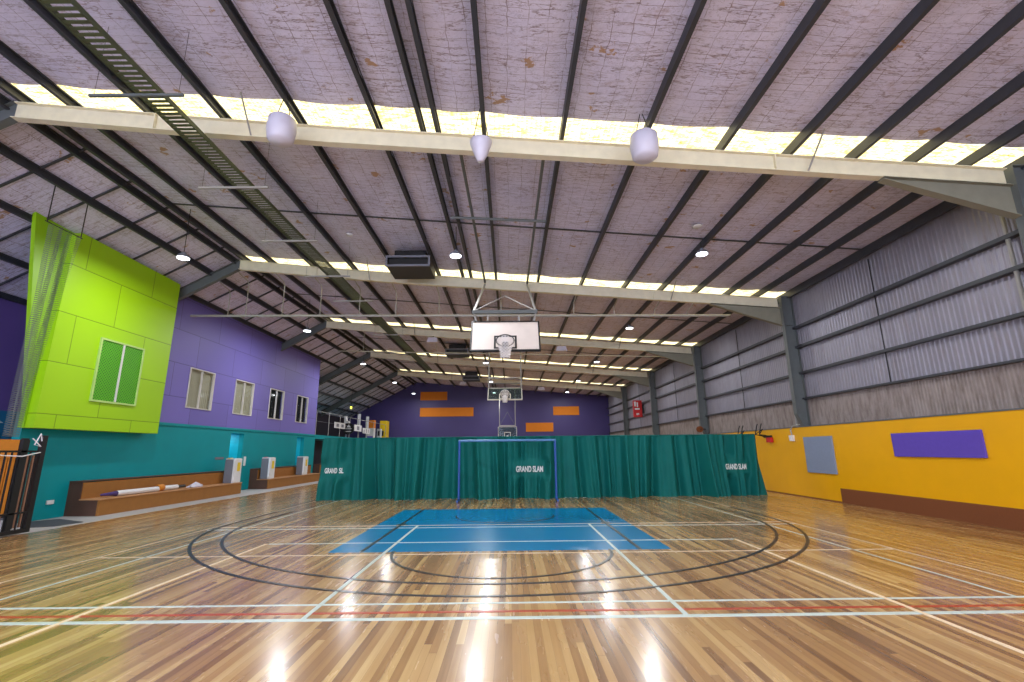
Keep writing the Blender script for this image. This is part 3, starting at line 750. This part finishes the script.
MB().box(-12.93, -12.82, 38.9, 39.0, 5.02, 5.2).build('lamp_glass', 'glow_y', t, bevel=.02); MB().tube((-12.87, 38.95, 5.2), (-12.87, 38.95, roof(-12.87)-.1), .015, 6).build('stem', 'dark', t)
t = thing('wall_lamp', 'small white glowing lamp high in the dark room behind the balcony', 'lamp', (-15, 37, 5.5))
MB().box(-15.1, -14.97, 37.0, 37.12, 5.45, 5.95).build('lamp_glass', 'glow_w', t, bevel=.02); MB().tube((-15.03, 37.06, 5.95), (-15.03, 37.06, roof(-15.03)-.1) if roof(-15.03)-.1 > 5.95 else (-15.03, 37.06, 5.99), .015, 6).build('stem', 'dark', t)

# ---- curtain
rnd = random.Random(3)
fold = [(rnd.uniform(4, 7), rnd.uniform(0, 6.28), .035), (rnd.uniform(8, 12), rnd.uniform(0, 6), .035), (rnd.uniform(14, 18), rnd.uniform(0, 6), .022), (27.3, 1.1, .010), (2.4, .8, .03)]
bl = [(-5.6, .9, .5), (-4.5, .5, -.3), (-3.2, .7, .55), (-1.1, .8, .5), (.9, .7, .6), (2.6, .6, .7), (4.0, .5, .5), (5.2, .6, .35), (7.3, 1.1, .5)]
def cury(x, z):
    t = 1-z/2.08; wv = 0
    xx = x+.12*math.sin(x*1.7)*(.5+t)
    for a, p, am in fold: wv += 2.6*am*math.sin(a*xx+p+.5*math.sin(x*.9))
    k = .75+.7*t
    b = 0
    for c0, w0, am in bl:
        d = (x-c0)/w0
        if abs(d) < 1: b += am*.6*(1-d*d)**2*max(0, t-.35)**1.1*(1.35-abs(d))
    flat = 1
    for c0, hw in ((-6.1, .38), (.66, .5), (7.83, .42)):      # the cloth hangs flatter where the lettering is printed
        d = max(0, abs(x-c0)-hw)/.25; e = max(0, abs(z-.98)-.14)/.35
        q = min(1, math.hypot(d, e)); flat = min(flat, .12+.88*q*q*(3-2*q))
    return 17.12+wv*k*flat-b*.8
def build_curtain():
    nx, nz = 1100, 34; x0, x1 = -6.52, 8.6; vs = []
    for j in range(nz+1):
        z = 2.06*(1-j/nz); t = j/nz
        for i in range(nx+1):
            x = x0+(x1-x0)*i/nx
            if t > .0: x = x+(.28*t**1.5 if i > nx*.9 else 0)*((i/nx-.9)/.1 if i > nx*.9 else 0)-(.07*t*(1-i/nx/.05) if i < nx*.05 else 0)
            zz = z
            if j == nz: zz = .004
            elif j > nz-5: zz = z+.01
            vs.append((x, cury(x, z), zz))
    fs = [(j*(nx+1)+i, j*(nx+1)+i+1, (j+1)*(nx+1)+i+1, (j+1)*(nx+1)+i) for j in range(nz) for i in range(nx)]
    return MB().add(vs, fs)
cur = build_curtain().build('divider_curtain', 'curtain', smooth=True)
tag(cur, 'long dark green divider curtain hanging across the hall', 'curtain')
MB().tube((-6.52, 17.13, 2.07), (8.62, 17.13, 2.07), .02, 8).build('top_cord', 'curtain', cur)
def words(txt, cx, zc, wdt, h, name='curtain_lettering'):
    cu = bpy.data.curves.new(name, 'FONT'); cu.body = txt; cu.size = 1; cu.offset = .03; cu.extrude = 0
    tmp = bpy.data.objects.new('tmp', cu); COL.objects.link(tmp)
    dg = bpy.context.evaluated_depsgraph_get(); me = bpy.data.meshes.new_from_object(tmp.evaluated_get(dg))
    bpy.data.objects.remove(tmp)
    bm = bmesh.new(); bm.from_mesh(me)
    for _ in range(3):
        lo = [e for e in bm.edges if e.calc_length() > .12]
        if lo: bmesh.ops.subdivide_edges(bm, edges=lo, cuts=1); bmesh.ops.triangulate(bm, faces=bm.faces)
    xs = [v.co.x for v in bm.verts]; ys = [v.co.y for v in bm.verts]
    ax, bx, ay, by = min(xs), max(xs), min(ys), max(ys)
    for v in bm.verts:
        x = cx-wdt/2+(v.co.x-ax)/(bx-ax)*wdt; z = zc-h/2+(v.co.y-ay)/(by-ay)*h
        v.co = (x, min(cury(x+d*.02, z) for d in range(-2, 3))-.012, z)
    bm.to_mesh(me); bm.free(); me.materials.clear(); me.materials.append(M['letter'])
    o = bpy.data.objects.new(name, me); COL.objects.link(o); o.parent = cur
words('GRAND', -6.2, .98, .44, .18); words('SL', -5.84, .98, .15, .18)
words('GRAND SLAM', .66, .97, .93, .2)
words('GRAND SLAM', 7.83, .98, .74, .19)

# ---- blue goal in front of the curtain
GYY = 16.35; t = thing('football_goal', 'blue tubular goal frame standing in front of the curtain', 'goal', (-.1, GYY, 0))
gx0, gx1, gz = -1.7, 1.5, 1.93
MB().tube((gx0, GYY, 0.02), (gx0, GYY, gz), .04, 12).build('post', 'goal', t); MB().tube((gx1, GYY, 0.02), (gx1, GYY, gz), .04, 12).build('post', 'goal', t)
MB().tube((gx0-.03, GYY, gz), (gx1+.03, GYY, gz), .04, 12).build('crossbar', plain('pale blue goal bar', (70, 120, 170), .4), t)
for x in (gx0, gx1): MB().tube((x, GYY, .04), (x, GYY-.5, .04), .035, 10).build('foot', 'goal', t)

# ---- basketball boards hung from the roof
def hoop_set(name_lab, yb, zb_, wd, tilt, glass, cx, rimmat='red', net=True, h=1.05):
    """board hinged at its lower edge; tilt in degrees, top leaning away from the viewpoint"""
    t = thing('basketball_backboard', name_lab, 'basketball hoop', (cx, yb, zb_), 'basketball backboards')
    a = math.radians(tilt); e = Vector((0, math.sin(a), math.cos(a))); n = Vector((0, -math.cos(a), math.sin(a)))
    o = Vector((cx, yb, zb_))
    def P(u, v, d): return o+Vector((u, 0, 0))+e*v+n*d
    def slab(mb, u0, u1, v0, v1, d0, d1):
        q = [P(u0, v0, d0), P(u1, v0, d0), P(u1, v1, d0), P(u0, v1, d0)]
        return mb.prism(q, n*(d1-d0))
    W = wd/2
    slab(MB(), -W+.03, W-.03, .03, h-.03, 0, .03).build('board', 'board_glass' if glass else plain('white board paint', (212, 200, 192), .4), t)
    lm = 'winframe' if glass else 'dark'
    mb = MB()
    for q in ((-W, W, 0, .04), (-W, W, h-.04, h), (-W, -W+.04, .04, h-.04), (W-.04, W, .04, h-.04)): slab(mb, *q, -.015, .04)
    mb.build('board_edge', lm, t)
    mb = MB(); sq = (.3, .07, .52)
    for q in ((-sq[0], sq[0], sq[1], sq[1]+.05), (-sq[0], sq[0], sq[2]-.05, sq[2]), (-sq[0], -sq[0]+.05, sq[1]+.05, sq[2]-.05), (sq[0]-.05, sq[0], sq[1]+.05, sq[2]-.05)): slab(mb, *q, .031, .036)
    mb.build('target_square', lm, t)
    # ring
    rv = .05; R = .225; r = .013; rc = P(0, rv, .15+R); mb = MB(); vs = []; N, K = 32, 8
    ex, ey = Vector((1, 0, 0)), n
    for i in range(N):
        an = 2*PI*i/N; dr = ex*math.cos(an)+ey*math.sin(an)
        for k in range(K):
            b = 2*PI*k/K; vs.append(rc+dr*(R+r*math.cos(b))+e*r*math.sin(b))
    fs = [(i*K+k, i*K+(k+1) % K, ((i+1) % N)*K+(k+1) % K, ((i+1) % N)*K+k) for i in range(N) for k in range(K)]
    ring = mb.add(vs, fs).build('ring', rimmat, t, smooth=True)
    mb = MB(); slab(mb, -.08, .08, .1, .2, .03, .16); mb.build('ring_bracket', rimmat, t)
    if net:
        mb = MB(); vs = []; N = 24
        for j in range(9):
            f = j/8; rr = R*(1-.45*f**.7); cen = rc+Vector((0, 0, -.45*f))
            for i in range(N):
                an = 2*PI*i/N; dr = (ex*math.cos(an)+ey*math.sin(an)); dr = dr*(1-f)+Vector((math.cos(an), -math.sin(an), 0))*f
                vs.append(cen+dr*rr)
        fs = [(j*N+i, j*N+(i+1) % N, (j+1)*N+(i+1) % N, (j+1)*N+i) for j in range(8) for i in range(N)]
        mb.add(vs, fs).build('net', 'hoopnet', ring)
    return t, P
t, P = hoop_set('white backboard with hoop and net hanging from the roof, nearest one', 12.1, 4.10, 1.84, 28, False, -.105, 'dark')
top = 5.36; yb = 12.6
MB().box(-1.02, .78, yb-.05, yb+.05, top-.1, top).build('hanger_beam', 'steel', t)
for x in (-.98, .74):
    MB().tube((x, yb, top-.05), (x*.86, 15.9, 7.28), .035).build('drop_leg', 'pipe', t)
    MB().tube((x, yb, top-.05), (x*.9, yb+.1, 5.0), .03).build('board_arm', 'pipe', t)
    MB().tube((x, yb, top-.02), (-.12, 14.3, 6.33), .016, 8).build('brace', 'pipe', t)
    MB().tube((x*.98, 8.25, 7.42-.08*x), (x*.86, 16.0, 7.34-.08*x), .035).build('roof_pipe', 'steel', t)
    MB().tube((x*.5-.1, yb+.05, 5.25), (x*.5-.1, yb+.1, 4.9), .025).build('board_arm', 'pipe', t)
MB().tube((-1.45, 11.1, 7.38), (.95, 11.1, 7.25), .035).build('cross_pipe', 'steel', t)
t, P = hoop_set('clear glass backboard with hoop hanging from the roof, the middle one in the distance', 24.5, 4.12, 1.8, 48, True, -.25, 'white')
for x in (-1.1, .6):
    MB().tube((x, 24.9, 4.8), (x, 25.3, 7.3), .03).build('drop_leg', 'pipe', t)
MB().tube((-1.1, 25.05, 5.35), (.6, 25.05, 5.35), .035).build('hanger_beam', 'pipe', t); MB().tube((-1.1, 25.0, 5.05), (.6, 25.0, 5.05), .02).build('hanger_beam', 'steel', t)
t, P = hoop_set('far backboard outlined in white in front of the purple end wall', 46.0, 2.78, 1.8, 0, True, -.25, 'white', False, 1.03)
for x in (-1.0, .5): MB().tube((x, 46.1, 3.8), (x, 46.1, 7.4), .035).build('drop_leg', 'pipe', t)
MB().box(-1.0, .5, 46.05, 46.13, 3.85, 3.95).build('hanger_beam', 'pipe', t)
for x in (-1.0, .5): MB().tube((x, 46.1, 3.9), (-.25, 46.1, 5.2), .015, 6).build('brace', 'steel', t)

# ---- lamps
def lamp(x, y, lab, z=7.0):
    t = thing('high_bay_lamp', lab, 'lamp', (x, y, z), 'round high bay lamps')
    MB().lathe([(.001, .16), (.06, .16), (.07, .1), (.15, .07), (.17, .02), (.165, 0), (.001, 0)], (x, y, z), 20).build('housing', 'grey', t)
    MB().lathe([(.001, -.004), (.155, -.004), (.155, -.02), (.001, -.022)], (x, y, z), 20).build('lens', 'glow', t)
    MB().tube((x, y, z+.16), (x, y, roof(x)-.06), .01, 6).build('hanging_rod', 'dark', t)
    L = bpy.data.lights.new('lamp light', 'AREA'); L.shape = 'DISK'; L.size = .34; L.energy = LAMP; L.color = (.95, .97, 1)
    lo = bpy.data.objects.new('lamp_light', L); COL.objects.link(lo); lo.location = (0, 0, -.03); lo.parent = t
LAMP = 165
rows = [(-4.2, 'behind the viewpoint'), (4.3, 'overhead just above the picture'), (12.65, 'nearest row in view'), (21.1, 'second row in view'), (29.6, 'third row in view'), (38.0, 'fourth row in view'), (45.6, 'farthest row by the end wall')]
for x, cl in ((-9.2, 'over the teal wall side'), (-1.5, 'over the middle'), (5.5, 'over the yellow wall side')):
    for y, rl in rows: lamp(x, y, 'round white ceiling lamp %s, %s' % (cl, rl))

# ---- milky reflectors hung below the nearest rafter
def bucket(x, y, z, prof, lab):
    t = thing('hanging_reflector', lab, 'reflector', (x, y, z), 'milky hanging reflectors')
    MB().lathe(prof, (x, y, z), 28).build('shade', 'bucket', t, smooth=True)
    zt_ = prof[-1][1]
    for s in (-1, 1): MB().tube((x+s*.14, y, z+zt_-.02), (x+s*.02, y+.04, roof(x)-.12), .008, 6).build('wire', 'dark', t)
pb = [(.001, -.26), (.17, -.245), (.22, -.2), (.25, .0), (.235, .2), (.2, .235), (.001, .24)]
bucket(-4.08, 7.55, 7.27, pb, 'milky bucket shaped reflector below the nearest rafter, the one toward the lime green panel')
bucket(2.42, 7.45, 6.82, pb, 'milky bucket shaped reflector below the nearest rafter, the one toward the yellow wall')
bucket(-.48, 7.55, 6.85, [(.001, -.24), (.06, -.235), (.12, -.1), (.19, .1), (.2, .16), (.1, .22), (.001, .23)], 'milky tapered reflector below the nearest rafter, the narrow middle one')
tag(MB().lathe([(.001, -.05), (.11, -.04), (.13, 0), (.001, .01)], (5.0, 11.6, roof(5.0)-.08), 20).build('smoke_detector', 'white', smooth=True), 'small white round detector on the ceiling toward the corrugated wall', 'detector')
tag(MB().lathe([(.001, -.05), (.09, -.04), (.11, 0), (.001, .01)], (-4.9, 13.6, roof(-4.9)-.08), 20).build('smoke_detector', 'white', smooth=True), 'small white round detector on the ceiling near the first dark duct box', 'detector')

# ---- duct droppers
def duct(x, y, lab):
    t = thing('duct_outlet', lab, 'air duct', (x, y, 7.3), 'dark air outlets in the roof')
    z0, z1 = 7.3, 7.62; w2, d2 = .68, .62
    mb = MB(); wl = .03
    mb.box(x-w2, x+w2, y-d2+.06, y+d2, z0, z0+wl); mb.box(x-w2, x+w2, y-d2+.06, y+d2, z1-wl, z1)
    mb.box(x-w2, x-w2+wl, y-d2+.06, y+d2, z0+wl, z1-wl); mb.box(x+w2-wl, x+w2, y-d2+.06, y+d2, z0+wl, z1-wl); mb.box(x-w2, x+w2, y+d2-wl, y+d2, z0, z1)
    mb.build('duct_box', 'darkroom', t)
    mb = MB(); r = .04
    for q in ((-w2-r/2, w2+r/2, z0-r/2, z0+r), (-w2-r/2, w2+r/2, z1-r, z1+r/2), (-w2-r/2, -w2+r, z0+r, z1-r), (w2-r, w2+r/2, z0+r, z1-r)): mb.box(x+q[0], x+q[1], y-d2, y-d2+.07, q[2], q[3])
    mb.build('rim', 'grey', t)
    MB().box(x-w2+.15, x+w2-.2, y-.2, y+d2, z1, roof(x)-.1).build('neck', 'dark', t)
    MB().box(x-w2+.05, x+w2-.05, y-d2+.1, y-d2+.12, z0+.05, z1-.05).build('grille', 'dark', t)
duct(-3.18, 14.7, 'dark box-shaped air outlet under the roof, largest and nearest')
duct(-3.18, 28.8, 'dark box-shaped air outlet under the roof, second one along')
duct(-3.18, 39.5, 'dark box-shaped air outlet under the roof, farthest one')

# ---- long pipe hung by hooks between the second and third frames
t = thing('suspended_pipe', 'long pale pipe hung on hooks across the hall behind the nearest backboard', 'pipe', (0, 17.0, 6.5))
MB().tube((-11.75, 17, 6.56), (8.2, 17, 6.40), .045, 12).build('pipe_run', 'pipe', t)
for px in (-10.4, -9.75, -8.4, -7.0, -5.55, -4.2, -2.6, -.3, 2.4, 3.9, 5.4, 6.6):
    zp = 6.56-.008*(px+11.75); z1 = zb(px)-.0
    if z1 > roof(px)-.2: z1 = roof(px)-.2
    if px < RX: z1 = min(z1, 8.03-.54*(-9.68-px)-.02)
    d = .09
    MB().path([(px, 17, zp), (px, 17, z1-.22), (px, 16.9, z1-.1), (px, 16.5, z1-.05), (px, 16.27, z1-.01)], .02, 6).build('hook', 'pipe', t)
# second thin rail farther back
t = thing('suspended_pipe', 'thin pale pipe hung across the hall just beyond the third frame', 'pipe', (0, 25.6, 6.6))
MB().tube((-9.4, 25.6, 7.0), (9.0, 25.6, 6.5), .03, 8).build('pipe_run', 'pipe', t)
for px in (-8, -4, 0, 4, 7.5): MB().tube((px, 25.6, 6.75-.03*px), (px, 25.6, roof(px)-.06), .012, 6).build('hanger', 'pipe', t)

# ---- cable ladder and the rods that carry it
t = thing('cable_ladder', 'long greenish cable ladder hanging below the purlins toward the lime green wall side', 'cable ladder', (-5.55, 15, 7.3))
lx0, lx1, lz = -5.98, -5.6, 7.28
for x in (lx0, lx1): MB().box(x-.012, x+.012, Y0, 34, lz-.01, lz+.07).build('side_rail', 'ladder', t)
mb = MB(); vs = []; ys = frange(4.8, 34, .1)
for i, yy in enumerate(ys):
    if i < 98: MB().box(lx0, lx1, yy, yy+.05, lz, lz+.015).build('rung', 'ladder', t)
    else: mb.box(lx0, lx1, yy, yy+.05, lz, lz+.015)
o = mb.build('rungs_far', 'ladder', t); o['kind'] = 'stuff'
for i, (yy, mt) in enumerate(((6.35, 'steel'), (9.0, 'pipe'), (11.6, 'pipe'), (14.2, 'pipe'), (16.75, 'pipe'), (22, 'pipe'))):
    t = thing('hanging_rod', 'thin horizontal rod hung on wires under the cable ladder, %s from the viewpoint' % ORD[i], 'rod', (-5.7, yy, 7.0), 'rods under the cable ladder')
    MB().box(-6.45, -5.0, yy-.02, yy+.02, 6.98, 7.02).build('rod_bar', mt, t)
    for x in (-6.38, -5.08): MB().tube((x, yy, 7.02), (x, yy, roof(x)-.05), .003, 6).build('wire', 'dark', t)

# ---- small cream floodlights under the third frame
for i, (x, f) in enumerate(((-4.0, 2+1), (2.7, 3), (-4.0, 5), (2.7, 5))):
    yy = FR[f]-.25; z = zb(x)-.38
    t = thing('floodlight', 'small cream floodlight box below the %s frame, %s' % ('third' if f == 3 else 'farthest', 'toward the teal wall' if x < 0 else 'toward the yellow wall'), 'floodlight', (x, yy, z), 'cream floodlights under the frames')
    MB().prism([(x-.3, yy-.12, z), (x+.3, yy-.12, z), (x+.22, yy-.12, z+.26), (x-.22, yy-.12, z+.26)], (0, .24, 0)).build('case', 'bucket', t, bevel=.01)
    MB().tube((x, yy, z+.26), (x, yy+.2, zb(x)), .02, 6).build('bracket', 'dark', t)

# ------------------------------------------------------------------ light
def area(name, loc, size, energy, rot=(0, 0, 0), col=(1, 1, 1)):
    L = bpy.data.lights.new(name, 'AREA'); L.size = size; L.energy = energy; L.color = col
    o = bpy.data.objects.new(name, L); COL.objects.link(o); o.location = loc; o.rotation_euler = rot; return o
area('doorway_light', (XL-.9, 21.3, 2.44), .4, 14, col=(.8, .97, 1)); area('doorway_light', (XL-.9, 27.8, 2.44), .3, 8, col=(.8, .97, 1))
wd = bpy.data.worlds.new('world'); sc.world = wd; wd.use_nodes = True
bg = wd.node_tree.nodes['Background']; bg.inputs[0].default_value = (.74, .80, 1, 1); bg.inputs[1].default_value = 6.0
sc.view_settings.view_transform = 'Standard'; sc.view_settings.look = 'None'; sc.view_settings.gamma = 1; sc.view_settings.use_curve_mapping = False
sc.view_settings.exposure = 0.0
sc.cycles.max_bounces = 8; sc.cycles.diffuse_bounces = 4; sc.cycles.glossy_bounces = 3; sc.cycles.transparent_max_bounces = 12
sc.cycles.use_denoising = True
sc.cycles.sample_clamp_indirect = 6
